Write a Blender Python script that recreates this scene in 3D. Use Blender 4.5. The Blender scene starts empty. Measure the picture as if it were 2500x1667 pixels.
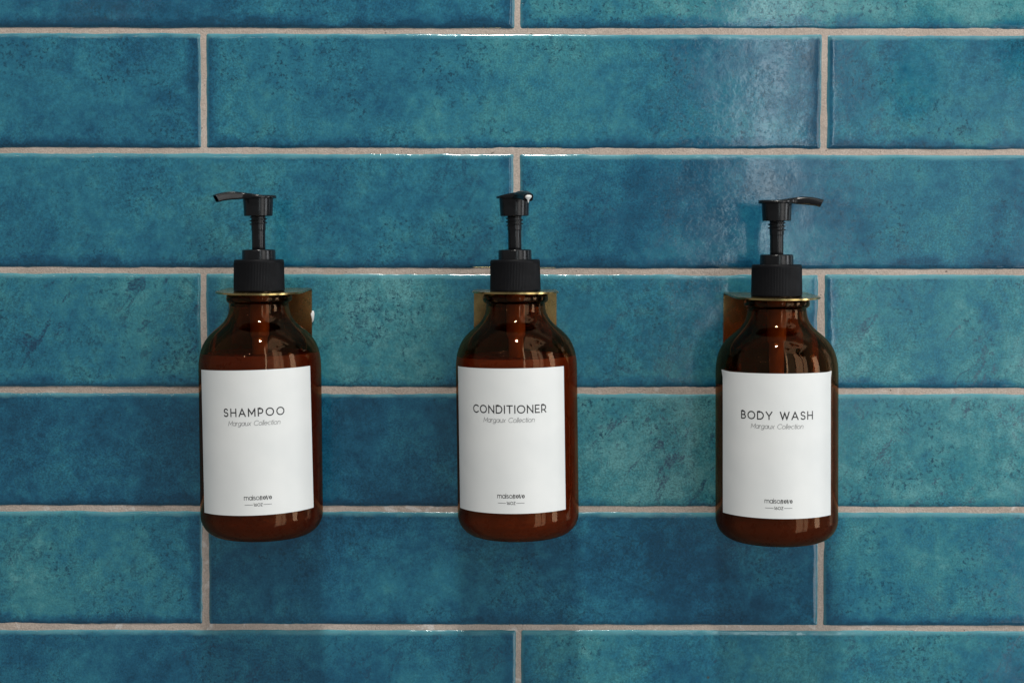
import bpy, bmesh, math, random
from mathutils import Vector, Matrix, noise

random.seed(7)
S = bpy.context.scene
COL = S.collection
MM = 0.001

# ------------------------------------------------------------------ camera
F = 3666.0                    # focal length in photo pixels (photo is 2500 wide)
DIST = 0.975                  # camera to tile face
PITCH = math.radians(1.7)
ROLL = math.radians(0.11)
cam_d = bpy.data.cameras.new('camera')
cam_d.sensor_width = 36.0
cam_d.lens = 36.0 * F / 2500.0
PPY = 719.0                   # photo row of the principal point (the lens is shifted down)
cam_d.shift_y = -(833.5 - PPY) / 2500.0
cam_d.clip_start = 0.01
cam_d.clip_end = 50
cam = bpy.data.objects.new('camera', cam_d)
COL.objects.link(cam)
CAMM = Matrix.Translation((0, -DIST, 0)) @ Matrix.Rotation(math.pi / 2 - PITCH, 4, 'X') @ Matrix.Rotation(ROLL, 4, 'Z')
cam.matrix_world = CAMM
S.camera = cam


def at(px, py, y=0.0):
    """point on the plane y=const seen at photo pixel (px, py) - used for measuring the wall"""
    d = CAMM.to_3x3() @ Vector(((px - 1250) / F, (PPY - py) / F, -1))
    t = (y + DIST) / d.y
    return Vector((0, -DIST, 0)) + d * t


# ------------------------------------------------------------------ world, lamps, exposure
W = bpy.data.worlds.new('World')
S.world = W
W.use_nodes = True
W.node_tree.nodes['Background'].inputs[0].default_value = (0.96, 0.98, 1.0, 1)
W.node_tree.nodes['Background'].inputs[1].default_value = 0.22


def area(name, loc, target, sx, sy, power, col, shape='RECTANGLE', spread=180):
    l = bpy.data.lights.new(name, 'AREA')
    l.shape = shape
    l.size = sx
    if shape in ('RECTANGLE', 'ELLIPSE'):
        l.size_y = sy
    l.energy = power
    l.color = col
    l.spread = math.radians(spread)
    o = bpy.data.objects.new(name, l)
    COL.objects.link(o)
    o.location = loc
    o.rotation_euler = (Vector(target) - Vector(loc)).to_track_quat('-Z', 'Y').to_euler()
    return o


# an added area light for the lit ceiling and a small downlight above, a doorway and a window behind the camera to the right
area('ceiling_fill', (0.95, -0.95, 1.55), (0.95, -0.9, 0), 1.2, 1.5, 7.0, (1.0, 0.98, 0.95))
area('downlight', (-0.02, -0.93, 2.2), (0, 0, -0.1), 0.19, 0.19, 43.0, (1.0, 0.96, 0.90), 'DISK')
area('doorway_light', (0.463, -1.73, 0.62), (0.463, 0, 0.62), 0.085, 2.0, 2.8, (0.84, 0.97, 1.0))
for xa, xb, rad, za in ((0.507, 0.98, 0.38, -0.35), (1.03, 1.62, 2.4, -1.3), (1.70, 2.2, 2.2, -1.3)):
    hh = 1.55 - za
    area('room_light', ((xa + xb) / 2, -1.75, za + hh / 2), ((xa + xb) / 2, 0, za + hh / 2), xb - xa, hh, rad * math.pi * hh * (xb - xa), (0.86, 0.97, 1.0) if xa < 1 else (1.0, 0.985, 0.96))
area('window_light', (2.2, -0.75, 0.1), (0, -0.05, 0.0), 0.45, 1.6, 12.0, (0.93, 0.97, 1.0))
# a few tiny decorative bulbs to the left, seen as sparks in the bottle shoulders
for p_ in ((-0.95, -1.3, 0.55), (-0.80, -1.25, 0.75), (-0.62, -1.3, 0.48), (-0.70, -1.4, 0.98), (-1.1, -1.2, 0.85), (-0.45, -1.45, 0.70)):
    area('bulb', p_, (0, 0, 0), 0.022, 0.022, 0.10, (1.0, 0.90, 0.78), 'DISK')

S.view_settings.view_transform = 'Standard'
S.view_settings.look = 'None'
S.view_settings.gamma = 1
S.view_settings.exposure = 0.09
S.render.engine = 'CYCLES'
S.cycles.use_denoising = True
S.cycles.denoising_prefilter = 'ACCURATE'
S.cycles.max_bounces = 14
S.cycles.transmission_bounces = 12
S.cycles.glossy_bounces = 6
S.cycles.caustics_refractive = True
S.cycles.caustics_reflective = False
S.cycles.blur_glossy = 0.3
S.cycles.sample_clamp_indirect = 4.0


# ------------------------------------------------------------------ material helpers
class NT:
    def __init__(self, name):
        self.m = bpy.data.materials.new(name)
        self.m.use_nodes = True
        self.t = self.m.node_tree
        self.b = self.t.nodes['Principled BSDF']

    def n(self, typ, **kw):
        nd = self.t.nodes.new(typ)
        for k, v in kw.items():
            setattr(nd, k, v)
        return nd

    def put(self, sock, v):
        if isinstance(v, bpy.types.NodeSocket):
            self.t.links.new(v, sock)
        elif v is not None:
            if isinstance(v, (tuple, list)) and len(v) == 3 and sock.type == 'RGBA':
                v = (*v, 1)
            sock.default_value = v

    def math(self, op, a, b=None, c=None, clamp=False):
        nd = self.n('ShaderNodeMath', operation=op, use_clamp=clamp)
        for i, v in enumerate((a, b, c)):
            if v is not None:
                self.put(nd.inputs[i], v)
        return nd.outputs[0]

    def vmath(self, op, a, b=None):
        nd = self.n('ShaderNodeVectorMath', operation=op)
        self.put(nd.inputs[0], a)
        if b is not None:
            self.put(nd.inputs[1], b)
        return nd.outputs[0]

    def noise(self, vec, scale, detail=2, rough=0.5, dist=0.0):
        nd = self.n('ShaderNodeTexNoise')
        self.put(nd.inputs['Vector'], vec)
        nd.inputs['Scale'].default_value = scale
        nd.inputs['Detail'].default_value = detail
        nd.inputs['Roughness'].default_value = rough
        nd.inputs['Distortion'].default_value = dist
        return nd.outputs['Fac']

    def ramp(self, fac, a, b, lo=0.0, hi=1.0):
        nd = self.n('ShaderNodeMapRange', interpolation_type='SMOOTHSTEP')
        self.put(nd.inputs[0], fac)
        for i, v in zip((1, 2, 3, 4), (a, b, lo, hi)):
            self.put(nd.inputs[i], v)
        return nd.outputs[0]

    def mix(self, fac, a, b, mode='MIX'):
        nd = self.n('ShaderNodeMix', data_type='RGBA', blend_type=mode)
        self.put(nd.inputs[0], fac)
        self.put(nd.inputs[6], a)
        self.put(nd.inputs[7], b)
        return nd.outputs[2]

    def cramp(self, fac, stops):
        nd = self.n('ShaderNodeValToRGB')
        self.put(nd.inputs[0], fac)
        el = nd.color_ramp.elements
        while len(el) < len(stops):
            el.new(0.5)
        for e, (p, c) in zip(el, stops):
            e.position = p
            e.color = (*c, 1)
        return nd.outputs[0]

    def attr(self, name):
        nd = self.n('ShaderNodeAttribute', attribute_type='OBJECT', attribute_name=name)
        return nd.outputs['Fac']

    def bump(self, h, dist, strength=1.0, normal=None):
        nd = self.n('ShaderNodeBump')
        nd.inputs['Strength'].default_value = strength
        nd.inputs['Distance'].default_value = dist
        self.put(nd.inputs['Height'], h)
        if normal is not None:
            self.put(nd.inputs['Normal'], normal)
        return nd.outputs[0]

    def set(self, **kw):
        for k, v in kw.items():
            self.put(self.b.inputs[k.replace('_', ' ')], v)
        return self.m


# ------------------------------------------------------------------ glazed tile
def tile_material():
    k = NT('teal_glaze')
    tc = k.n('ShaderNodeTexCoord')
    uv = k.n('ShaderNodeUVMap', uv_map='mm').outputs[0]        # millimetres from the tile's lower left corner
    sx = k.n('ShaderNodeSeparateXYZ'); k.put(sx.inputs[0], uv)
    u, v = sx.outputs[0], sx.outputs[1]
    seed = k.attr('seed'); tone = k.attr('tone'); mark = k.attr('mark'); rim = k.attr('rim')
    off = k.n('ShaderNodeCombineXYZ'); k.put(off.inputs[1], k.math('MULTIPLY', seed, 3.17)); k.put(off.inputs[0], seed)
    P = k.vmath('ADD', tc.outputs['Object'], off.outputs[0])
    big = k.noise(P, 9, 2, 0.5)
    mid = k.noise(P, 30, 4, 0.6, 0.4)
    fine = k.noise(P, 105, 7, 0.72)
    grain = k.noise(P, 780, 4, 0.75)
    # value that runs from deep blue to pale teal
    t = k.math('ADD', tone, k.math('MULTIPLY', k.math('SUBTRACT', big, 0.5), 1.1))
    t = k.math('ADD', t, k.math('MULTIPLY', k.math('SUBTRACT', mid, 0.5), 0.8))
    t = k.math('ADD', t, k.math('MULTIPLY', k.math('SUBTRACT', fine, 0.5), 1.0))
    # pooled glaze: ragged bands along the lower edge and both ends
    wob = k.math('MULTIPLY', k.math('SUBTRACT', k.noise(P, 70, 4, 0.65), 0.5), 15.0)
    wob2 = k.math('MULTIPLY', k.math('SUBTRACT', k.noise(P, 22, 3, 0.6), 0.5), 16.0)
    low = k.ramp(k.math('ADD', k.math('ADD', v, wob), wob2), 1.0, 9.0, 1.0, 0.0)
    endd = k.math('MINIMUM', u, k.math('SUBTRACT', k.attr('wide'), u))
    end = k.ramp(k.math('ADD', k.math('ADD', endd, wob), wob2), 1.0, 11.0, 0.8, 0.0)
    pool = k.math('MULTIPLY', k.math('MAXIMUM', low, end), rim)
    t = k.math('SUBTRACT', t, k.math('MULTIPLY', pool, 0.52))
    col = k.cramp(t, [(0.0, (0.006, 0.058, 0.112)), (0.25, (0.011, 0.098, 0.172)), (0.5, (0.022, 0.155, 0.226)),
                      (0.75, (0.044, 0.212, 0.250)), (1.0, (0.100, 0.300, 0.318))])
    # sandy grain of the glaze
    g = k.ramp(grain, 0.30, 0.70, 0.60, 1.28)
    col = k.mix(k.ramp(k.noise(P, 19, 3, 0.6), 0.35, 0.62, 0.45, 1.0), col, k.mix(1.0, col, g, 'MULTIPLY'))
    # peppery dark speckle, in patches
    sp = k.ramp(k.noise(P, 400, 4, 0.72), 0.515, 0.64, 0.0, 1.0)
    pat = k.ramp(k.noise(P, 26, 4, 0.65), 0.42, 0.64, 0.12, 0.95)
    col = k.mix(k.math('MULTIPLY', sp, pat), col, (0.008, 0.052, 0.088))
    # brushed dark veins on some tiles
    rot = k.n('ShaderNodeVectorRotate', rotation_type='Y_AXIS'); k.put(rot.inputs['Vector'], P); rot.inputs['Angle'].default_value = math.radians(52)
    st = k.vmath('MULTIPLY', rot.outputs[0], (0.62, 1.0, 1.15))
    ln = k.ramp(k.math('ADD', k.noise(st, 62, 4, 0.65, 1.6), k.math('MULTIPLY', k.math('SUBTRACT', fine, 0.5), 0.16)), 0.545, 0.625, 0.0, 0.95)
    lm = k.ramp(k.math('ADD', k.noise(P, 15, 2, 0.5), k.math('MULTIPLY', mark, 0.16)), 0.55, 0.68, 0.0, 1.0)
    lg = k.ramp(grain, 0.40, 0.62, 1.0, 0.25)
    vein = k.math('MULTIPLY', k.math('MULTIPLY', ln, lm), k.math('MULTIPLY', lg, mark))
    col = k.mix(vein, col, (0.007, 0.042, 0.090))
    # glaze breaks pale on the arris; top band also paints in overhead light
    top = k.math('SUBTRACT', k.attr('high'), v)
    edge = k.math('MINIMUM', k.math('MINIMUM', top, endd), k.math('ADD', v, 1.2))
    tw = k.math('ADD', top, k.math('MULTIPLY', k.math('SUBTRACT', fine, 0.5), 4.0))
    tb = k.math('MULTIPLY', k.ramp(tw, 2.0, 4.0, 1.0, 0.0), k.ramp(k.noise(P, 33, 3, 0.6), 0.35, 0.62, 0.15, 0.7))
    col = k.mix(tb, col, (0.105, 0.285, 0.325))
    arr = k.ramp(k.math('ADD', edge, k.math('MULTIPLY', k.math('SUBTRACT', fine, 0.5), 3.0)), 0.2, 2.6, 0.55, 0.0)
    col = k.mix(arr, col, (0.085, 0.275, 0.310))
    # a few rusty pin holes
    vo = k.n('ShaderNodeTexVoronoi', feature='F1'); k.put(vo.inputs['Vector'], P); vo.inputs['Scale'].default_value = 44
    hs = k.n('ShaderNodeSeparateColor'); k.put(hs.inputs[0], vo.outputs['Color'])
    rad = k.math('MULTIPLY', k.math('SUBTRACT', hs.outputs[0], 0.86), 0.42)
    hole = k.math('MULTIPLY', k.ramp(k.math('SUBTRACT', vo.outputs['Distance'], rad), -0.02, 0.02, 1.0, 0.0), 0.8)
    col = k.mix(hole, col, (0.035, 0.038, 0.030))
    # relief
    h1 = k.math('MULTIPLY', k.noise(P, 95, 3, 0.55), 1.0)
    n1 = k.bump(h1, 0.000085)
    h2 = k.math('ADD', k.noise(P, 420, 3, 0.6), k.math('MULTIPLY', k.math('ADD', sp, vein), -0.5))
    n2 = k.bump(h2, 0.000016, 1.0, n1)
    rough = k.ramp(k.noise(P, 40, 3, 0.6), 0.3, 0.7, 0.07, 0.15)
    rough = k.math('ADD', rough, k.math('MULTIPLY', k.math('MAXIMUM', vein, hole), 0.3))
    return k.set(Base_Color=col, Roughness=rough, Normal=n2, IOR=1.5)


def grout_material():
    k = NT('sandy_grout')
    P = k.n('ShaderNodeTexCoord').outputs['Object']
    big = k.noise(P, 14, 3, 0.6)
    g = k.noise(P, 900, 3, 0.7)
    col = k.mix(k.ramp(big, 0.3, 0.7), (0.395, 0.325, 0.275), (0.485, 0.408, 0.352))
    col = k.mix(1.0, col, k.ramp(g, 0.3, 0.7, 0.82, 1.13), 'MULTIPLY')
    pits = k.ramp(k.noise(P, 420, 1, 0.5), 0.76, 0.82, 0.0, 0.7)
    col = k.mix(pits, col, (0.06, 0.05, 0.045))
    # chalky residue, mostly in the lower courses
    sz = k.n('ShaderNodeSeparateXYZ'); k.put(sz.inputs[0], P)
    lowmask = k.ramp(sz.outputs[2], -0.22, 0.02, 1.0, 0.12)
    ch = k.math('MULTIPLY', k.ramp(k.noise(P, 62, 5, 0.62, 0.8), 0.575, 0.66, 0.0, 0.6), lowmask)
    col = k.mix(ch, col, (0.66, 0.63, 0.60))
    h = k.math('ADD', g, k.math('MULTIPLY', pits, -1.2))
    n1 = k.bump(h, 0.00035)
    n1 = k.bump(k.noise(P, 130, 3, 0.6), 0.0006, 1.0, n1)
    return k.set(Base_Color=col, Roughness=0.85, Normal=n1)


def plain(name, col, rough, metal=0.0, bump=None, **kw):
    k = NT(name)
    P = k.n('ShaderNodeTexCoord').outputs['Object']
    nz = k.noise(P, 120, 4, 0.6)
    c = k.mix(1.0, col, k.ramp(nz, 0.25, 0.75, 0.9, 1.08), 'MULTIPLY')
    r = k.ramp(k.noise(P, 150, 5, 0.7), 0.3, 0.7, rough * 0.75, rough * 1.35)
    if bump:
        k.set(Normal=k.bump(k.noise(P, bump[0], 3, 0.6), bump[1]))
    return k.set(Base_Color=c, Roughness=r, Metallic=metal, **kw)


def brass_material():
    k = NT('brushed_brass')
    P = k.n('ShaderNodeTexCoord').outputs['Object']
    br = k.noise(k.vmath('MULTIPLY', P, (1.0, 0.04, 0.04)), 2600, 2, 0.5)
    st = k.noise(P, 45, 4, 0.6)
    col = k.mix(k.ramp(st, 0.35, 0.7), (0.46, 0.34, 0.14), (0.26, 0.19, 0.08))
    col = k.mix(1.0, col, k.ramp(br, 0.3, 0.7, 0.97, 1.02), 'MULTIPLY')
    return k.set(Base_Color=col, Metallic=1.0, Roughness=k.ramp(st, 0.3, 0.7, 0.20, 0.30))


def glass_material():
    k = NT('amber_glass')
    k.t.nodes.remove(k.b)
    P = k.n('ShaderNodeTexCoord').outputs['Object']
    g = k.n('ShaderNodeBsdfGlass')
    g.inputs['Color'].default_value = (0.60, 0.375, 0.225, 1)
    g.inputs['Roughness'].default_value = 0.0
    g.inputs['IOR'].default_value = 1.5
    k.put(g.inputs['Normal'], k.bump(k.noise(P, 40, 2, 0.5), 0.00012))
    k.t.links.new(g.outputs[0], k.t.nodes['Material Output'].inputs[0])
    return k.m


def paper_material():
    k = NT('label_paper')
    P = k.n('ShaderNodeTexCoord').outputs['Object']
    c = k.mix(k.ramp(k.noise(P, 30, 3, 0.5), 0.3, 0.7), (0.74, 0.755, 0.745), (0.79, 0.80, 0.785))
    sp = k.ramp(k.noise(P, 260, 1, 0.5), 0.80, 0.84, 0.0, 0.5)
    c = k.mix(sp, c, (0.35, 0.34, 0.33))
    n = k.bump(k.noise(P, 25, 2, 0.5), 0.0004)
    return k.set(Base_Color=c, Roughness=0.42, Normal=n)


M = dict(
    tile=tile_material(), grout=grout_material(), brass=brass_material(), glass=glass_material(), paper=paper_material(),
    gloss=plain('gloss_black_plastic', (0.0055, 0.0056, 0.0064), 0.20, bump=(300, 0.00004), Specular_IOR_Level=0.32),
    satin=plain('satin_black_plastic', (0.0055, 0.0055, 0.0065), 0.42, Specular_IOR_Level=0.12),
    tube=plain('milky_plastic', (0.82, 0.74, 0.62), 0.35),
    ink=plain('black_ink', (0.018, 0.018, 0.02), 0.5),
    grey=plain('grey_ink', (0.24, 0.24, 0.24), 0.5),
    white=plain('white_silicone', (0.80, 0.79, 0.77), 0.4),
    lotion=plain('white_lotion', (0.78, 0.77, 0.74), 0.25),
)
LIQ = [plain('brown_soap', c, 0.3) for c in ((0.22, 0.050, 0.024), (0.33, 0.082, 0.024), (0.22, 0.060, 0.028))]


# ------------------------------------------------------------------ mesh helpers
def finish(bm, sharp=35):
    bmesh.ops.recalc_face_normals(bm, faces=bm.faces)
    for f in bm.faces:
        f.smooth = True
    lim = math.radians(sharp)
    for e in bm.edges:
        if len(e.link_faces) == 2 and e.calc_face_angle(0) > lim:
            e.smooth = False


def mesh(name, bm, mat, sharp=35, fin=True):
    if fin:
        finish(bm, sharp)
    me = bpy.data.meshes.new(name)
    bm.to_mesh(me)
    bm.free()
    me.materials.append(mat)
    return me


def obj(name, me, parent=None, loc=(0, 0, 0), rot=(0, 0, 0)):
    o = bpy.data.objects.new(name, me)
    COL.objects.link(o)
    o.parent = parent
    o.location = loc
    o.rotation_euler = rot
    return o


def lathe(bm, prof, seg=96, cap=True):
    """prof: list of (r, z) in mm, bottom to top or along the outline; r = 0 closes at the axis"""
    rings = []
    for r, z in prof:
        if r < 1e-6:
            rings.append([bm.verts.new((0, 0, z * MM))])
        else:
            rings.append([bm.verts.new((r * MM * math.cos(2 * math.pi * i / seg), r * MM * math.sin(2 * math.pi * i / seg), z * MM)) for i in range(seg)])
    for a, b in zip(rings, rings[1:]):
        for i in range(seg):
            j = (i + 1) % seg
            if len(a) == 1 and len(b) == 1:
                continue
            if len(a) == 1:
                bm.faces.new((a[0], b[i], b[j]))
            elif len(b) == 1:
                bm.faces.new((a[i], a[j], b[0]))
            else:
                bm.faces.new((a[i], a[j], b[j], b[i]))
    return rings


def fillet(pts, rad, n=5):
    """round the corners of an open (r, z) polyline; rad per point (0 keeps it)"""
    out = [pts[0]]
    for i in range(1, len(pts) - 1):
        p, a, b = Vector(pts[i]), Vector(pts[i - 1]), Vector(pts[i + 1])
        rr = rad[i] if isinstance(rad, (list, tuple)) else rad
        d1, d2 = (a - p), (b - p)
        rr = min(rr, d1.length * 0.49, d2.length * 0.49)
        if rr <= 0:
            out.append(tuple(p)); continue
        s, e = p + d1.normalized() * rr, p + d2.normalized() * rr
        for k in range(n + 1):
            t = k / n
            out.append(tuple((1 - t) ** 2 * s + 2 * t * (1 - t) * p + t * t * e))
    out.append(pts[-1])
    return out


# ------------------------------------------------------------------ the tiled wall
HALF_GAP = 1.7 * MM
JOINT_Y = [76.8, 370, 662, 952.5, 1242.5, 1531.5]
zj = [at(1250, y).z for y in JOINT_Y]
pitch_z = (zj[0] - zj[-1]) / 5
zj = [zj[0] + 2 * pitch_z, zj[0] + pitch_z] + zj + [zj[-1] - pitch_z, zj[-1] - 2 * pitch_z]
PW = at(2011, 370).x - at(496, 370).x


def grout_mesh():
    bm = bmesh.new()
    x0, x1, z0, z1 = -0.88, 0.88, zj[-1] - 0.002, zj[0] + 0.002
    nx, nz = 300, 130
    g = [[bm.verts.new((x0 + (x1 - x0) * i / nx, 0.0009 + 0.00025 * noise.noise(Vector((i * .31, j * .37, 1.7))), z0 + (z1 - z0) * j / nz))
          for i in range(nx + 1)] for j in range(nz + 1)]
    for j in range(nz):
        for i in range(nx):
            bm.faces.new((g[j][i], g[j][i + 1], g[j + 1][i + 1], g[j + 1][i]))
    edge = [g[0][i] for i in range(nx + 1)] + [g[j][nx] for j in range(1, nz + 1)] + [g[nz][i] for i in range(nx - 1, -1, -1)] + [g[j][0] for j in range(nz - 1, 0, -1)]
    back = [bm.verts.new((v.co.x, 0.02, v.co.z)) for v in edge]
    n = len(edge)
    for i in range(n):
        bm.faces.new((edge[i], edge[(i + 1) % n], back[(i + 1) % n], back[i]))
    bm.faces.new(back)
    return mesh('wall', bm, M['grout'])


wall = obj('wall', grout_mesh())
wall['kind'] = 'structure'


def stations(L, step):
    e = [0, .18, .4, .7, 1.1, 1.6, 2.2, 2.9, 3.8, 5.2]
    n = max(2, int((L - 2 * e[-1]) / step))
    mids = [e[-1] + (L - 2 * e[-1]) * i / n for i in range(1, n)]
    return e + mids + [L - x for x in reversed(e)]


def tile_mesh(wm, hm, seed, step):
    """wm x hm mm glazed tile: uneven arris, rounded corners, gently undulating face; front towards -Y"""
    bm = bmesh.new()
    uvl = bm.loops.layers.uv.new('mm')
    us, vs = stations(wm, step), stations(hm, step)
    R, BEV, DROP = 1.5, 3.2, 1.35
    sv = seed * 13.7
    warp = [random.uniform(-.35, .35) for _ in range(4)]
    info = {}

    def vert(u, v):
        cu = min(u, wm - u); cv = min(v, hm - v)
        uu, vv = u, v
        if cu < R and cv < R:
            qx, qy = R - cu, R - cv
            m, l = max(qx, qy), math.hypot(qx, qy)
            k = m / l if l > 0 else 1
            cu2, cv2 = R - qx * k, R - qy * k
            uu = cu2 if u < wm / 2 else wm - cu2
            vv = cv2 if v < hm / 2 else hm - cv2
            d = R - m
        else:
            d = min(cu * .72, cv)
        d = min(d, cu * .72, cv) if d > R else d
        # uneven pressed edge
        fo = max(0.0, 1 - d / 7.0)
        e1 = noise.noise(Vector((uu * .045, vv * .045, sv))) * .42 + noise.noise(Vector((uu * .22, vv * .22, sv + 5))) * .24 + noise.noise(Vector((uu * .7, vv * .7, sv + 8))) * .10
        e2 = noise.noise(Vector((uu * .045, vv * .045, sv + 50))) * .42 + noise.noise(Vector((uu * .22, vv * .22, sv + 55))) * .24 + noise.noise(Vector((uu * .7, vv * .7, sv + 58))) * .10
        px, pz = uu + e1 * fo, vv + e2 * fo
        b = BEV * (1 + .35 * noise.noise(Vector((uu * .05, vv * .05, sv + 20))))
        t = max(0.0, 1 - d / b)
        y = DROP * (1 - math.sqrt(max(0.0, 1 - t * t))) * 0.75 + DROP * .25 * t * t
        y += min(1, 3 * t) * (.13 * noise.noise(Vector((uu * .42, vv * .42, sv + 70))) + .03 * noise.noise(Vector((uu * 1.3, vv * 1.3, sv + 75))))
        y += .16 * noise.noise(Vector((uu * .022, vv * .022, sv + 30))) + .055 * noise.noise(Vector((uu * .085, vv * .085, sv + 40)))
        y += warp[0] * (u / wm - .5) + warp[1] * (v / hm - .5)
        w = bm.verts.new((px * MM, y * MM, pz * MM))
        info[w] = (uu, vv)
        return w

    g = [[vert(u, v) for u in us] for v in vs]
    nu, nv = len(us), len(vs)
    for j in range(nv - 1):
        for i in range(nu - 1):
            bm.faces.new((g[j][i], g[j][i + 1], g[j + 1][i + 1], g[j + 1][i]))
    edge = [g[0][i] for i in range(nu)] + [g[j][-1] for j in range(1, nv)] + [g[-1][i] for i in range(nu - 2, -1, -1)] + [g[j][0] for j in range(nv - 2, 0, -1)]
    back = []
    for w in edge:
        c = bm.verts.new((w.co.x, 7 * MM, w.co.z)); info[c] = info[w]; back.append(c)
    n = len(edge)
    for i in range(n):
        bm.faces.new((edge[i], back[i], back[(i + 1) % n], edge[(i + 1) % n]))
    bm.faces.new(back)
    for f in bm.faces:
        for l in f.loops:
            l[uvl].uv = info[l.vert]
    return mesh('tile', bm, M['tile'], 50)


# x of one vertical joint per course (top to bottom) and the glaze of each tile from left to right
courses = [
    (496, 90, None), (1263, 40, None), (496, 223, None), (1262, 515, None), (496.5, 800, None), (1262, 1095, None), (502, 1380, None), (1265, 1600, None), (496, 1640, None)]
tones = {  # course: {index of tile relative to the joint: (tone, veins, rim)}
    1: {-1: (.40, .2, 1.0), 0: (.84, .35, .9)},
    2: {-1: (.33, .1, .8), 0: (.48, .15, .8), 1: (.50, .5, .9)},
    3: {-1: (.50, .45, .7), 0: (.43, .35, .6)},
    4: {-1: (.70, 1.0, .6), 0: (.62, .5, .7), 1: (.76, .8, 1.0)},
    5: {-1: (.28, .2, .5), 0: (.74, 1.0, .4)},
    6: {-1: (.50, .5, 1.0), 0: (.26, .1, .3), 1: (.52, .3, .8)},
    7: {-1: (.40, .8, .4), 0: (.60, .6, .5)},
}
rng = random.Random(11)
ti = 0
for r in range(len(zj) - 1):
    top, bot = zj[r] - HALF_GAP, zj[r + 1] + HALF_GAP
    px, py, _ = courses[r]
    xj = at(px, py).x
    for i in (-2, -1, 0, 1):
        x0 = xj + i * PW + HALF_GAP
        x1 = xj + (i + 1) * PW - HALF_GAP
        if x0 > 0.5 or x1 < -0.5:
            continue
        vis = r in tones and i in tones[r]
        tone, mark, rim = tones[r][i] if vis else (rng.uniform(.25, .75), rng.uniform(.1, .6), rng.uniform(.4, .9))
        wm, hm = (x1 - x0) / MM + rng.uniform(-.3, .3), (top - bot) / MM + rng.uniform(-.25, .25)
        ti += 1
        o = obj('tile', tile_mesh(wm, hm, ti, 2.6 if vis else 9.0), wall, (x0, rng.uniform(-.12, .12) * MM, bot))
        o['seed'] = ti * 1.37
        o['tone'] = tone
        o['mark'] = mark
        o['rim'] = rim
        o['wide'] = wm
        o['high'] = hm


# ------------------------------------------------------------------ single-stroke lettering
def arc(cx, cy, rx, ry, a0, a1, n=14):
    return [(cx + rx * math.cos(math.radians(a0 + (a1 - a0) * i / n)), cy + ry * math.sin(math.radians(a0 + (a1 - a0) * i / n))) for i in range(n + 1)]


def circ(cx, cy, rx, ry):
    return arc(cx, cy, rx, ry, 0, 360, 24)


CAPS = {   # width, strokes; cap height 1
    'S': (.62, [arc(.31, .74, .27, .26, 30, 180, 10)[:] + arc(.31, .74, .27, .24, 180, 262, 6)[1:] + arc(.31, .25, .30, .255, 82, -60, 10) + arc(.31, .25, .29, .25, -60, -150, 8)[1:]]),
    'H': (.74, [[(0, 0), (0, 1)], [(.74, 0), (.74, 1)], [(0, .5), (.74, .5)]]),
    'A': (.86, [[(0, 0), (.43, 1), (.86, 0)], [(.15, .30), (.71, .30)]]),
    'M': (.86, [[(0, 0), (0, 1), (.43, .27), (.86, 1), (.86, 0)]]),
    'P': (.60, [[(0, 0), (0, 1), (.30, 1)] + arc(.30, .67, .30, .33, 90, -90) + [(0, .34)]]),
    'O': (1.0, [circ(.5, .5, .5, .5)]),
    'C': (.86, [arc(.5, .5, .5, .5, 45, 315, 22)]),
    'N': (.76, [[(0, 0), (0, 1), (.76, 0), (.76, 1)]]),
    'D': (.80, [[(0, 0), (0, 1), (.32, 1)] + arc(.32, .5, .48, .5, 90, -90, 16) + [(0, 0)]]),
    'I': (.0, [[(0, 0), (0, 1)]]),
    'T': (.72, [[(.36, 0), (.36, 1)], [(0, 1), (.72, 1)]]),
    'E': (.56, [[(.56, 0), (0, 0), (0, 1), (.54, 1)], [(0, .5), (.48, .5)]]),
    'R': (.62, [[(0, 0), (0, 1), (.30, 1)] + arc(.30, .67, .30, .33, 90, -90) + [(0, .34)], [(.34, .34), (.62, 0)]]),
    'B': (.62, [[(0, 0), (0, 1), (.30, 1)] + arc(.30, .755, .25, .245, 90, -90) + [(0, .51)], [(.30, .51)] + arc(.33, .255, .29, .255, 90, -90) + [(0, 0)]]),
    'Y': (.76, [[(0, 1), (.38, .42), (.76, 1)], [(.38, .42), (.38, 0)]]),
    'W': (1.16, [[(0, 1), (.30, 0), (.58, .93), (.86, 0), (1.16, 1)]]),
    'Z': (.56, [[(0, 1), (.56, 1), (0, 0), (.56, 0)]]),
    '1': (.2, [[(0, 1), (.2, 1), (.2, 0)]]),
    '6': (.62, [[(.46, 1), (.10, .50)] + arc(.31, .30, .29, .30, 145, 505, 20)]),
    ' ': (.35, []),
}
X = .68
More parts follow.
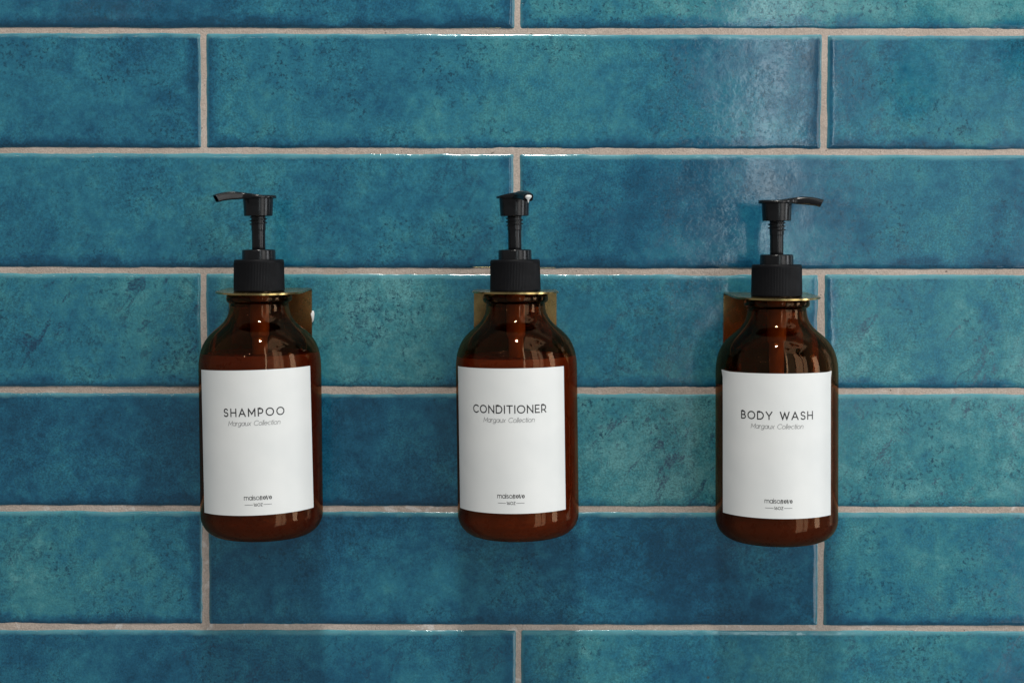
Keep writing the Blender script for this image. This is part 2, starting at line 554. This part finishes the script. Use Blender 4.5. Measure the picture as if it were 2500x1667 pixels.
LOW = {
    'a': (.60, [circ(.30, X / 2, .30, X / 2), [(.60, X), (.60, 0)]]),
    'r': (.28, [[(0, 0), (0, X)], arc(.28, X - .30, .28, .30, 180, 92, 8)]),
    'g': (.60, [circ(.30, X / 2, .30, X / 2), [(.60, X), (.60, -.06)] + arc(.30, -.06, .30, .24, 0, -150, 10)]),
    'u': (.52, [[(0, X), (0, .26)] + arc(.26, .26, .26, .26, 180, 360, 12) + [(.52, X)], [(.52, .26), (.52, 0)]]),
    'x': (.50, [[(0, X), (.50, 0)], [(0, 0), (.50, X)]]),
    'o': (.64, [circ(.32, X / 2, .32, X / 2)]),
    'l': (.0, [[(0, 0), (0, 1.04)]]),
    'e': (.60, [[(.01, X / 2), (.60, X / 2)] + arc(.30, X / 2, .30, X / 2, 0, 315, 20)]),
    'c': (.52, [arc(.31, X / 2, .31, X / 2, 48, 312, 18)]),
    't': (.26, [[(.12, .96), (.12, .16)] + arc(.26, .16, .14, .16, 180, 275, 6), [(0, X), (.28, X)]]),
    'i': (.0, [[(0, 0), (0, X)], [(0, .90), (0, .97)]]),
    'n': (.52, [[(0, 0), (0, X)], arc(.26, X - .26, .26, .26, 180, 0, 12) + [(.52, 0)]]),
    'm': (.92, [[(0, 0), (0, X)], arc(.23, X - .23, .23, .23, 180, 0, 10) + [(.46, 0)], arc(.69, X - .23, .23, .23, 180, 0, 10) + [(.92, 0)]]),
    's': (.40, [arc(.2, X * .745, .17, X * .25, 40, 262, 10) + arc(.2, X * .25, .2, X * .25, 82, -145, 12)]),
}
# heavy slanted letters: strokes carry a width per point
def heavy(pts, w):
    return ('w', pts, w)
BOLD = {
    'n': (.52, [heavy([(.06, 0), (.14, X)], [.15, .15]), heavy([(.15, X * .62), (.27, X * .97), (.40, X * .88)], [.03, .05, .12]), heavy([(.41, X * .90), (.37, .02)], [.15, .15])]),
    'o': (.50, [heavy(arc(.26, X / 2, .16, X / 2 - .02, 90, 450, 24), [.035 + .16 * abs(math.cos(math.radians(90 + 15 * i))) for i in range(25)])]),
    'v': (.46, [heavy([(.04, X), (.20, .02)], [.18, .16]), heavy([(.20, .02), (.40, .40), (.40, X)], [.04, .06, .10])]),
}


def text_strokes(s, table, size, track, slant=0.0):
    """-> list of (points, widths or None) and total width, centred on x"""
    x, out = 0.0, []
    for i, ch in enumerate(s):
        w, st = table.get(ch) or CAPS[ch]
        for k in st:
            if isinstance(k, tuple) and k[0] == 'w':
                out.append(([((x + a + slant * b) * size, b * size) for a, b in k[1]], [q * size for q in k[2]]))
            else:
                out.append(([((x + a + slant * b) * size, b * size) for a, b in k], None))
        x += w + track
    return out, (x - track) * size


def ribbon(bm, pts, widths, place, step=0.8):
    P, Wd = [], []
    for i in range(len(pts) - 1):
        a, b = Vector(pts[i]), Vector(pts[i + 1])
        n = max(1, int((b - a).length / step))
        for k in range(n):
            P.append(a.lerp(b, k / n)); Wd.append(widths[i] * (1 - k / n) + widths[i + 1] * k / n)
    P.append(Vector(pts[-1])); Wd.append(widths[-1])
    closed = (P[0] - P[-1]).length < 1e-4 and len(P) > 4
    L, R = [], []
    for i, p in enumerate(P):
        if closed and i in (0, len(P) - 1):
            t0, t1 = (P[-1] - P[-2]), (P[1] - P[0])
        else:
            t0 = P[i] - P[i - 1] if i else P[1] - P[0]
            t1 = P[i + 1] - P[i] if i < len(P) - 1 else t0
        t0, t1 = t0.normalized(), t1.normalized()
        t = t0 + t1
        t = t.normalized() if t.length > 1e-6 else t1
        nrm = Vector((-t.y, t.x))
        c = max(.45, nrm.dot(Vector((-t1.y, t1.x))))
        h = Wd[i] / 2 / c
        e = Vector((0, 0))
        if not closed and i == 0:
            e = -t * Wd[i] / 2
        if not closed and i == len(P) - 1:
            e = t * Wd[i] / 2
        L.append(bm.verts.new(place(p + nrm * h + e))); R.append(bm.verts.new(place(p - nrm * h + e)))
    for i in range(len(P) - 1):
        bm.faces.new((L[i], R[i], R[i + 1], L[i + 1]))


# ------------------------------------------------------------------ pump bottle parts (local mm, z = 0 at the bottle's base)
RB = 37.6
OUT = [(0, 1.6), (14, 1.4), (21, .35), (24.2, 0)]
OUT += [(24.2 + 13.4 * math.sin(math.radians(a)), 13.4 - 13.4 * math.cos(math.radians(a))) for a in range(6, 91, 6)]
SHOULDER = [(37.6, 40), (37.6, 80), (37.6, 103), (37.5, 106.5), (37.2, 109.6), (36.7, 112.6), (35.9, 115.6), (34.8, 118.4), (33.3, 121.1), (31.2, 123.9), (28.5, 126.6), (25.4, 129.2),
            (22.5, 131.8), (20.4, 134.6), (19.1, 137.4), (18.45, 140.2), (18.15, 142.6), (18.05, 143.6)]
BEAD = [(18.6, 144.1), (19.5, 144.6), (20.1, 145.6), (20.25, 147.0), (20.0, 148.5), (19.3, 149.5), (18.2, 149.9), (14.2, 150.0), (13.0, 150.2), (12.9, 160)]


def glass_mesh():
    out = OUT + SHOULDER + BEAD
    bot = [(0, 5.2), (16, 4.8), (22, 3.6), (25, 3.8)] + [(24.4 + 10.7 * math.sin(math.radians(a)), 14.2 - 10.7 * math.cos(math.radians(a))) for a in range(12, 91, 6)]
    inn = bot + [(r - 2.5, z) for r, z in SHOULDER[:-1]] + [(14.5, 145), (11.4, 150), (11.2, 160)]
    bm = bmesh.new()
    lathe(bm, out + inn[::-1], 128)
    return mesh('glass', bm, M['glass'], 60)


def liquid_mesh(level, mat):
    bot = [(0, 5.1), (16, 4.7), (22, 3.5), (25, 3.7)] + [(24.5 + 10.7 * math.sin(math.radians(a)), 14.1 - 10.7 * math.cos(math.radians(a))) for a in range(12, 91, 6)]
    side = [(r - 2.4, z) for r, z in SHOULDER if z < level - 1.0]
    rr = 0
    for (r0, z0), (r1, z1) in zip(SHOULDER, SHOULDER[1:]):
        if z0 <= level <= z1:
            rr = r0 + (r1 - r0) * (level - z0) / (z1 - z0)
    prof = bot + side + [(rr - 2.4, level + .5), (rr - 3.6, level - .2), (rr - 6, level - .4), (0, level - .4)]
    bm = bmesh.new()
    lathe(bm, prof, 96)
    return mesh('liquid', bm, mat, 40)


def tube_mesh():
    bm = bmesh.new()
    lathe(bm, fillet([(0, 96.5), (3.9, 96.5), (3.9, 98), (4.6, 100), (4.6, 121), (5.8, 123), (5.8, 158), (0, 158)], .6), 40)
    lathe(bm, [(0, 8), (2.2, 8), (2.2, 96.9), (0, 96.9)], 24)
    return mesh('dip_tube', bm, M['tube'])


def collar_mesh():
    bm = bmesh.new()
    ribs, per = 104, 6
    seg = ribs * per
    zs = [(151.15, 15.2, 0), (151.4, 15.55, 0), (152.2, 15.68, 0), (152.5, 15.68, 1), (168.6, 15.42, 1), (169.1, 15.42, 0), (170.0, 15.35, 0), (170.6, 15.0, 0), (170.85, 14.2, 0)]
    rings = []
    for z, r, k in zs:
        ring = []
        for i in range(seg):
            a = 2 * math.pi * i / seg
            c = [0.0, 0.0, .10, .20, .20, .10][i % per]
            q = (r - c * k) * MM
            ring.append(bm.verts.new((q * math.cos(a), q * math.sin(a), z * MM)))
        rings.append(ring)
    for a, b in zip(rings, rings[1:]):
        for i in range(seg):
            j = (i + 1) % seg
            bm.faces.new((a[i], a[j], b[j], b[i]))
    bm.faces.new(rings[0][::-1]); bm.faces.new(rings[-1])
    return mesh('collar', bm, M['satin'], 40)


def pump_base_mesh():
    bm = bmesh.new()
    lathe(bm, fillet([(0, 170.6), (10.35, 170.6), (10.2, 176.9), (5.2, 177.1), (4.9, 176.2), (0, 176.2)], [0, 0, 1.0, .4, 0, 0]), 72)
    return mesh('pump_base', bm, M['gloss'])


def stem_mesh():
    bm = bmesh.new()
    lathe(bm, fillet([(0, 175.9), (4.15, 175.9), (4.15, 188.6), (4.42, 189.0), (4.42, 199.5), (0, 199.5)], .12, 2), 48)
    return mesh('stem', bm, M['gloss'])


def thread_mesh():
    bm = bmesh.new()
    turns, n, rings = 2.6, 130, []
    for i in range(n + 1):
        a = 2 * math.pi * turns * i / n + .6
        z = 191.6 + 2.15 * turns * i / n
        amp = min(1, i / 10, (n - i) / 10) * 1.05
        ring = []
        for dr, dz in ((4.3, -.62), (4.42 + amp, -.22), (4.42 + amp, .22), (4.3, .62)):
            ring.append(bm.verts.new((dr * MM * math.cos(a), dr * MM * math.sin(a), (z + dz) * MM)))
        rings.append(ring)
    for a, b in zip(rings, rings[1:]):
        for k in range(3):
            bm.faces.new((a[k], b[k], b[k + 1], a[k + 1]))
        bm.faces.new((a[3], b[3], b[0], a[0]))
    bm.faces.new(rings[0]); bm.faces.new(rings[-1])
    return mesh('screw_thread', bm, M['gloss'], 60)


def head_mesh():
    bm = bmesh.new()
    lathe(bm, fillet([(0, 200.5), (4.6, 200.5), (4.6, 197.6), (8.75, 197.6), (9.3, 208.4), (0, 208.4)], [0, 0, .3, .35, .2, 0], 3), 72)
    return mesh('pump_head', bm, M['gloss'])


def lerp_tab(tab, u):
    for (a, b), (c, d) in zip(tab, tab[1:]):
        if a <= u <= c:
            t = (u - a) / (c - a)
            t = t * t * (3 - 2 * t) if False else t
            return b + (d - b) * t
    return tab[0][1] if u < tab[0][0] else tab[-1][1]


def smooth_tab(tab, u):
    return (lerp_tab(tab, u - 1.2) + 2 * lerp_tab(tab, u) + lerp_tab(tab, u + 1.2)) / 4


def nozzle_mesh():
    """thumb plate that runs out into a drooping spout along +X, open at the tip"""
    bm = bmesh.new()
    top = [(-11.2, 2.15), (-9, 2.4), (-2, 2.2), (2, 2.35), (9, 3.5), (15, 4.25), (18.5, 4.2), (24, 3.4), (28.5, 2.1), (31, 1.2)]
    bot = [(-11.2, 0), (9.5, -.3), (12, -.6), (18, -1.0), (22, -1.5), (26.5, -2.2), (29, -2.6)]
    us = [-11.2, -11.1, -10.9, -10.4, -9.6, -8.4, -6.8, -4.8, -2.4, 0, 2.4, 4.6, 6.4, 8, 9.4, 11, 12.8, 15, 17.4, 19.8, 22, 24, 25.8, 27.4, 28.6]
    N = 24
    rings = []
    for u in us:
        disc = math.sqrt(max(0.05, 11.25 ** 2 - u * u)) if u < 11.2 else 0
        sp = 4.3 - .055 * max(0, u - 6)
        k = 2.2
        w = (disc ** k + sp ** k) ** (1 / k) if u > 4 else disc
        if u > 0 and u <= 4:
            w = disc
        w = min(w, 11.0)
        if u > 4:
            w = max(sp, disc * (1 - .10 * ((u - 4) / 7.2) ** 2))
        zt, zb = smooth_tab(top, u), smooth_tab(bot, u)
        edge_t = min(zt - zb, 1.3 if u < 9 else 1.3 + (u - 9) * .07)
        ring = []
        for i in range(N):
            a = 2 * math.pi * i / N
            c, s = math.cos(a), math.sin(a)
            e = .55
            y = w * math.copysign(abs(c) ** e, c)
            zmid = zb + (zt - zb) * .45
            z = zmid + (zt - zmid) * abs(s) ** .75 if s >= 0 else zmid - (zmid - zb) * abs(s) ** .35
            du = -.55 * (zt - z) * max(0, (u - 24) / 4.6)
            ring.append(bm.verts.new(((u + du) * MM, y * MM, (208.35 + z) * MM)))
        rings.append(ring)
    for a, b in zip(rings, rings[1:]):
        for i in range(N):
            j = (i + 1) % N
            bm.faces.new((a[i], b[i], b[j], a[j]))
    bm.faces.new(rings[0][::-1])
    # hollow mouth
    c = sum((v.co for v in rings[-1]), Vector()) / N
    inn = [bm.verts.new(c + (v.co - c) * .74) for v in rings[-1]]
    deep = [bm.verts.new(v.co + Vector((-6 * MM, 0, .9 * MM))) for v in inn]
    for i in range(N):
        j = (i + 1) % N
        bm.faces.new((rings[-1][i], inn[i], inn[j], rings[-1][j]))
        bm.faces.new((inn[i], deep[i], deep[j], inn[j]))
    bm.faces.new(deep)
    return mesh('nozzle', bm, M['gloss'], 50)


def drop_mesh():
    bm = bmesh.new()
    prof = [(0, -2.6), (.28, -2.3), (.42, -1.6), (.62, -.7), (1.5, .1), (2.2, .9), (2.25, 1.8), (1.5, 2.3), (0, 2.4)]
    lathe(bm, prof, 20)
    bmesh.ops.scale(bm, vec=(.75, 1.0, 1), verts=bm.verts)
    return mesh('lotion_drop', bm, M['lotion'], 70)


LAB_R = RB + .12


def label_place(tilt, cs, cz, r):
    """flat label millimetres (s to the right, t up, about the label's centre) -> bottle cylinder"""
    ct, st = math.cos(tilt), math.sin(tilt)

    def f(p):
        s, t = p[0] * ct - p[1] * st, p[0] * st + p[1] * ct
        a = (cs + s) / RB
        return Vector((r * MM * math.sin(a), -r * MM * math.cos(a), (cz + t) * MM))
    return f


def label_mesh(w, h, tilt, cs, cz, curl):
    bm = bmesh.new()
    nx, nz = 56, 24
    layers = []
    for rr in (LAB_R + .16, LAB_R):
        pl = label_place(tilt, cs, cz, rr)
        g = []
        for j in range(nz + 1):
            row = []
            for i in range(nx + 1):
                s, t = -w / 2 + w * i / nx, -h / 2 + h * j / nz
                p = pl((s, t))
                if curl:      # top corners lift off a little
                    d = max(0, 1 - math.hypot((s + w / 2) / 7, (t - h / 2) / 4)) + .6 * max(0, 1 - math.hypot((s - w / 2) / 4, (t - h / 2) / 4))
                    q = Vector((p.x, p.y, 0)).normalized()
                    p += q * d * .9 * MM + Vector((0, 0, d * .8 * MM))
                row.append(bm.verts.new(p))
            g.append(row)
        layers.append(g)
    a, b = layers
    for j in range(nz):
        for i in range(nx):
            bm.faces.new((a[j][i], a[j][i + 1], a[j + 1][i + 1], a[j + 1][i]))
            bm.faces.new((b[j][i], b[j + 1][i], b[j + 1][i + 1], b[j][i + 1]))
    per = [(0, i) for i in range(nx)] + [(j, nx) for j in range(nz)] + [(nz, i) for i in range(nx, 0, -1)] + [(j, 0) for j in range(nz, 0, -1)]
    for k in range(len(per)):
        (j0, i0), (j1, i1) = per[k], per[(k + 1) % len(per)]
        bm.faces.new((a[j0][i0], b[j0][i0], b[j1][i1], a[j1][i1]))
    return mesh('label', bm, M['paper'], 50)


def print_mesh(name, items, place, mat):
    bm = bmesh.new()
    for strokes, dx, dz, w in items:
        for pts, ws in strokes:
            ribbon(bm, [(x + dx, y + dz) for x, y in pts], ws or [w] * len(pts), place)
    me = bpy.data.meshes.new(name)
    bm.to_mesh(me); bm.free()
    me.materials.append(mat)
    return me


# ------------------------------------------------------------------ wall bracket: bent brass strip with a round nose and a hole for the neck
def bracket_mesh(axis):
    """local origin on the wall at the top of the shelf; axis = distance of the hole from the wall (mm)"""
    bm = bmesh.new()
    R, HOLE, T, N = 26.8, 14.0, 1.1, 24
    # outline of the shelf and of the hole, matched point for point
    outl, holel = [], []
    for i in range(N + 1):
        a = math.pi * i / N
        outl.append((R * math.cos(a), -axis - R * math.sin(a))); holel.append((HOLE * math.cos(a), -axis - HOLE * math.sin(a)))
    back_y = -3.2
    seq = [(-R, -axis * .66), (-R, -axis * .33), (-R, back_y), (-R * .5, back_y), (0, back_y), (R * .5, back_y), (R, back_y), (R, -axis * .33), (R, -axis * .66)]
    for k, p in enumerate(seq):
        a = math.pi + math.pi * (k + 1) / (len(seq) + 1)
        outl.append(p); holel.append((HOLE * math.cos(a), -axis - HOLE * math.sin(a)))
    n = len(outl)
    mk = lambda L, z: [bm.verts.new((x * MM, y * MM, z * MM)) for x, y in L]
    ot, ob, ht, hb = mk(outl, 0), mk(outl, -T), mk(holel, 0), mk(holel, -T)
    back_idx = [i for i, p in enumerate(outl) if abs(p[1] - back_y) < 1e-6]
    for i in range(n):
        j = (i + 1) % n
        bm.faces.new((ot[i], ot[j], ht[j], ht[i])); bm.faces.new((ob[i], hb[i], hb[j], ob[j]))
        bm.faces.new((ht[i], ht[j], hb[j], hb[i]))
        if not (i in back_idx and j in back_idx):
            bm.faces.new((ot[i], ob[i], ob[j], ot[j]))
    # the bend and the back plate
    to, bo = [ot[i] for i in back_idx], [ob[i] for i in back_idx]
    prevo, previ = to, bo
    path = []
    for k in range(1, 7):
        a = math.pi / 2 * k / 6
        path.append(((back_y + 2.2 * math.sin(a), -2.2 + 2.2 * math.cos(a)), (back_y + 1.1 * math.sin(a), -2.2 + 1.1 * math.cos(a))))
    for z in (-12, -24, -34, -38):
        path.append(((back_y + 2.2, z), (back_y + 1.1, z)))
    xs = [outl[i][0] for i in back_idx]
    for (oy, oz), (iy, iz) in path:
        o = [bm.verts.new((x * MM, oy * MM, oz * MM)) for x in xs]
        i_ = [bm.verts.new((x * MM, iy * MM, iz * MM)) for x in xs]
        for k in range(len(xs) - 1):
            bm.faces.new((prevo[k], prevo[k + 1], o[k + 1], o[k])); bm.faces.new((previ[k], i_[k], i_[k + 1], previ[k + 1]))
        bm.faces.new((prevo[0], o[0], i_[0], previ[0])); bm.faces.new((prevo[-1], previ[-1], i_[-1], o[-1]))
        prevo, previ = o, i_
    for k in range(len(xs) - 1):
        bm.faces.new((prevo[k], prevo[k + 1], previ[k + 1], previ[k]))
    finish(bm, 30)
    bmesh.ops.bevel(bm, geom=[e for e in bm.edges if not e.smooth], offset=.22 * MM, segments=2, affect='EDGES', clamp_overlap=True)
    return mesh('bent_plate', bm, M['brass'], 40)


def blob_mesh():
    bm = bmesh.new()
    bmesh.ops.create_icosphere(bm, subdivisions=3, radius=1)
    for v in bm.verts:
        k = 1 + .25 * noise.noise(v.co * 1.7)
        v.co = Vector((v.co.x * 1.5 * k, v.co.y * 1.3 * k, v.co.z * 3.6 * k * (1 - .3 * v.co.z))) * MM
    return mesh('silicone_dab', bm, M['white'], 80)


# ------------------------------------------------------------------ put the three sets on the wall
AXIS = 45.0
shared = dict(glass=glass_mesh(), tube=tube_mesh(), collar=collar_mesh(), base=pump_base_mesh(), stem=stem_mesh(), thread=thread_mesh(), head=head_mesh(), nozzle=nozzle_mesh())
BR = bracket_mesh(AXIS)

SETS = [
    # word, axis pixel at the bottle's base, tilt, spout heading (deg from +X towards the viewer is negative), level, label(width, tilt, centre s, curl), text s
    dict(word='SHAMPOO', px=640.5, py=1303.5, tilt=.55, spout=-148, level=112.5, lab=(79.5, 1.3, 1.8, False), dz=-1.0, ts=.4, droop=1.5, wsize=4.35, track=.46,
         label='amber pump bottle with SHAMPOO on its white label and spout turned left',
         blabel='brass wall bracket under the collar of the shampoo bottle, white dab at its edge'),
    dict(word='CONDITIONER', px=1266, py=1303.5, tilt=.85, spout=-72, level=110.5, lab=(78.5, .15, -7.0, False), ts=1.6, droop=0.0, wsize=4.35, up=.8, track=.355,
         label='amber pump bottle with CONDITIONER on its white label and spout facing forward',
         blabel='brass wall bracket holding the conditioner bottle by its neck'),
    dict(word='BODY WASH', px=1895.5, py=1315.5, tilt=.35, spout=-10, level=96.5, lab=(77, .1, -6.6, True), ts=.3, droop=1.8, wsize=4.35, track=.40,
         label='amber pump bottle with BODY WASH on its white label and spout turned right',
         blabel='brass wall bracket holding the body wash bottle by its neck'),
]

for k, d in enumerate(SETS):
    base = at(d['px'], d['py'], -AXIS * MM)
    root = bpy.data.objects.new('pump_bottle', None)
    root.empty_display_size = .02
    COL.objects.link(root)
    root.location = base
    root.rotation_euler = (0, -math.radians(d['tilt']), 0)
    root['label'] = d['label']; root['category'] = 'pump bottle'; root['group'] = 'amber pump bottles hung on the tiled wall'
    obj('glass_body', shared['glass'], root)
    obj('liquid', liquid_mesh(d['level'], LIQ[k]), root)
    obj('dip_tube', shared['tube'], root)
    obj('collar', shared['collar'], root)
    obj('pump_base', shared['base'], root)
    st = obj('stem', shared['stem'], root)
    obj('screw_thread', shared['thread'], st, rot=(0, 0, k * 1.9))
    obj('pump_head', shared['head'], root)
    nz = obj('nozzle', shared['nozzle'], root, rot=(0, 0, math.radians(d['spout'])))
    if k == 1:
        obj('lotion_drop', drop_mesh(), nz, (27.0 * MM, 0, 207.4 * MM))
    w, tilt, cs, curl = d['lab']
    h, cz = 86.8, 62.8 + d.get('dz', 0)
    tl = math.radians(tilt)
    lab = obj('label', label_mesh(w, h, tl, cs, cz, curl), root)
    pl = label_place(tl, cs, cz, LAB_R + .24)
    # printed words: positions in mm about the label's centre
    ts = d['ts']
    a, wa = text_strokes(d['word'], CAPS, d['wsize'], d['track'])
    obj('product_name', print_mesh('product_name', [(a, ts - wa / 2, 16.1 + d.get('up', 0), .66)], pl, M['ink']), lab)
    b, wb = text_strokes('Margaux Collection', LOW, 2.75, .175, .21)
    obj('collection_name', print_mesh('collection_name', [(b, ts - wb / 2, 10.5 + d.get('up', 0), .24)], pl, M['grey']), lab)
    c, wc = text_strokes('maiso', LOW, 2.75, .17)
    e, we = text_strokes('novo', BOLD, 3.1, .09)
    x0 = ts + 1.0 - (wc + we + .35) / 2
    obj('logo', print_mesh('logo', [(c, x0, -34.0, .30), (e, x0 + wc + .35, -34.1, .3)], pl, M['ink']), lab)
    f, wf = text_strokes('16OZ', CAPS, 1.6, .26)
    ln = [([(-7.9, .8), (-3.2, .8)], None), ([(3.2, .8), (7.9, .8)], None)]
    obj('volume_text', print_mesh('volume_text', [(f, ts + 1.0 - wf / 2, -37.8, .24), (ln, ts + 1.0, -37.8, .20)], pl, M['ink']), lab)

    br = bpy.data.objects.new('wall_bracket', None)
    br.empty_display_size = .02
    COL.objects.link(br)
    top = root.matrix_basis @ Vector((0, 0, 151.12 * MM))
    br.location = (top.x, 0.0, top.z)
    br['label'] = d['blabel']; br['category'] = 'wall bracket'; br['group'] = 'brass brackets on the tiled wall'
    br.rotation_euler = (math.radians(d['droop']), 0, 0)
    br.location.z += AXIS * MM * math.sin(math.radians(d['droop']))
    p = obj('bent_plate', BR, br)
    if k == 0:
        obj('silicone_dab', blob_mesh(), br, (26.9 * MM, -.9 * MM, -17.5 * MM))


# ------------------------------------------------------------------ the leafy branch that the amber shoulders mirror (it hangs just outside the frame, up to the right)
def branch_parts():
    root = bpy.data.objects.new('leafy_branch', None)
    root.empty_display_size = .05
    COL.objects.link(root)
    root.location = (0.66, -0.36, 0.40)
    root['label'] = 'dark leafy branch mirrored as leaf silhouettes in the amber bottle shoulders'
    root['category'] = 'branch'
    o0 = Vector(root.location)
    twigs = [[(0.66, -0.36, 0.40), (0.56, -0.30, 0.42), (0.46, -0.23, 0.47), (0.38, -0.19, 0.52)],
             [(0.56, -0.30, 0.42), (0.50, -0.30, 0.32), (0.42, -0.28, 0.22), (0.34, -0.26, 0.17)],
             [(0.46, -0.23, 0.47), (0.40, -0.30, 0.52), (0.32, -0.40, 0.54)]]
    bm = bmesh.new()
    for tw in twigs:
        prev = None
        for i, p in enumerate(tw):
            p = Vector(p) - o0
            d = (Vector(tw[min(i + 1, len(tw) - 1)]) - Vector(tw[max(i - 1, 0)])).normalized()
            a = d.orthogonal().normalized(); b = d.cross(a)
            rr = .0032 - .0006 * i
            ring = [bm.verts.new(p + (a * math.cos(t * math.pi / 3) + b * math.sin(t * math.pi / 3)) * rr) for t in range(6)]
            if prev:
                for t in range(6):
                    bm.faces.new((prev[t], prev[(t + 1) % 6], ring[(t + 1) % 6], ring[t]))
            else:
                bm.faces.new(ring[::-1])
            prev = ring
        bm.faces.new(prev)
    obj('twig', mesh('twig', bm, plain('brown_bark', (0.05, 0.035, 0.022), 0.7)), root)
    lm = plain('dark_leaf', (0.018, 0.040, 0.016), 0.45)
    bm = bmesh.new()
    n = 9
    top, botm = [], []
    for layer, dz in ((top, .0006), (botm, -.0006)):
        for i in range(n + 1):
            t = i / n
            w = .030 * math.sin(math.pi * t ** .75) ** .9 + .0005
            z = -.018 * t * t
            layer.append([bm.verts.new((.095 * t, k * w, z + dz + .010 * abs(k) * (w / .03))) for k in (-1, -.5, 0, .5, 1)])
    for i in range(n):
        for k in range(4):
            bm.faces.new((top[i][k], top[i + 1][k], top[i + 1][k + 1], top[i][k + 1]))
            bm.faces.new((botm[i][k], botm[i][k + 1], botm[i + 1][k + 1], botm[i + 1][k]))
        bm.faces.new((top[i][0], botm[i][0], botm[i + 1][0], top[i + 1][0]))
        bm.faces.new((top[i][4], top[i + 1][4], botm[i + 1][4], botm[i][4]))
    bm.faces.new([v for v in top[0]] + [v for v in reversed(botm[0])])
    bm.faces.new([v for v in reversed(top[n])] + [v for v in botm[n]])
    leaf = mesh('leaf', bm, lm, 60)
    spots = [((0.38, -0.19, 0.52), (-.6, -.2, .5)), ((0.39, -0.20, 0.515), (-.9, .1, -.1)), ((0.40, -0.20, 0.51), (-.2, -.7, .3)),
             ((0.47, -0.235, 0.465), (-.1, .2, .9)), ((0.34, -0.26, 0.17), (-.1, -.3, -.8)), ((0.35, -0.262, 0.18), (-.3, .8, .2)), ((0.36, -0.265, 0.185), (.1, -.7, .6)),
             ((0.43, -0.283, 0.23), (.2, -.5, -.8)), ((0.32, -0.40, 0.54), (-.8, -.4, .0)), ((0.325, -0.395, 0.54), (-.2, -.6, -.5)), ((0.51, -0.30, 0.33), (.3, .4, -.8))]
    for q, (p, d) in enumerate(spots):
        o = obj('leaf', leaf, root, Vector(p) - o0)
        o.rotation_mode = 'QUATERNION'
        o.rotation_quaternion = Vector(d).to_track_quat('X', 'Z')
        k = .85 + .1 * (q % 4)
        o.scale = (k, k, k)


branch_parts()
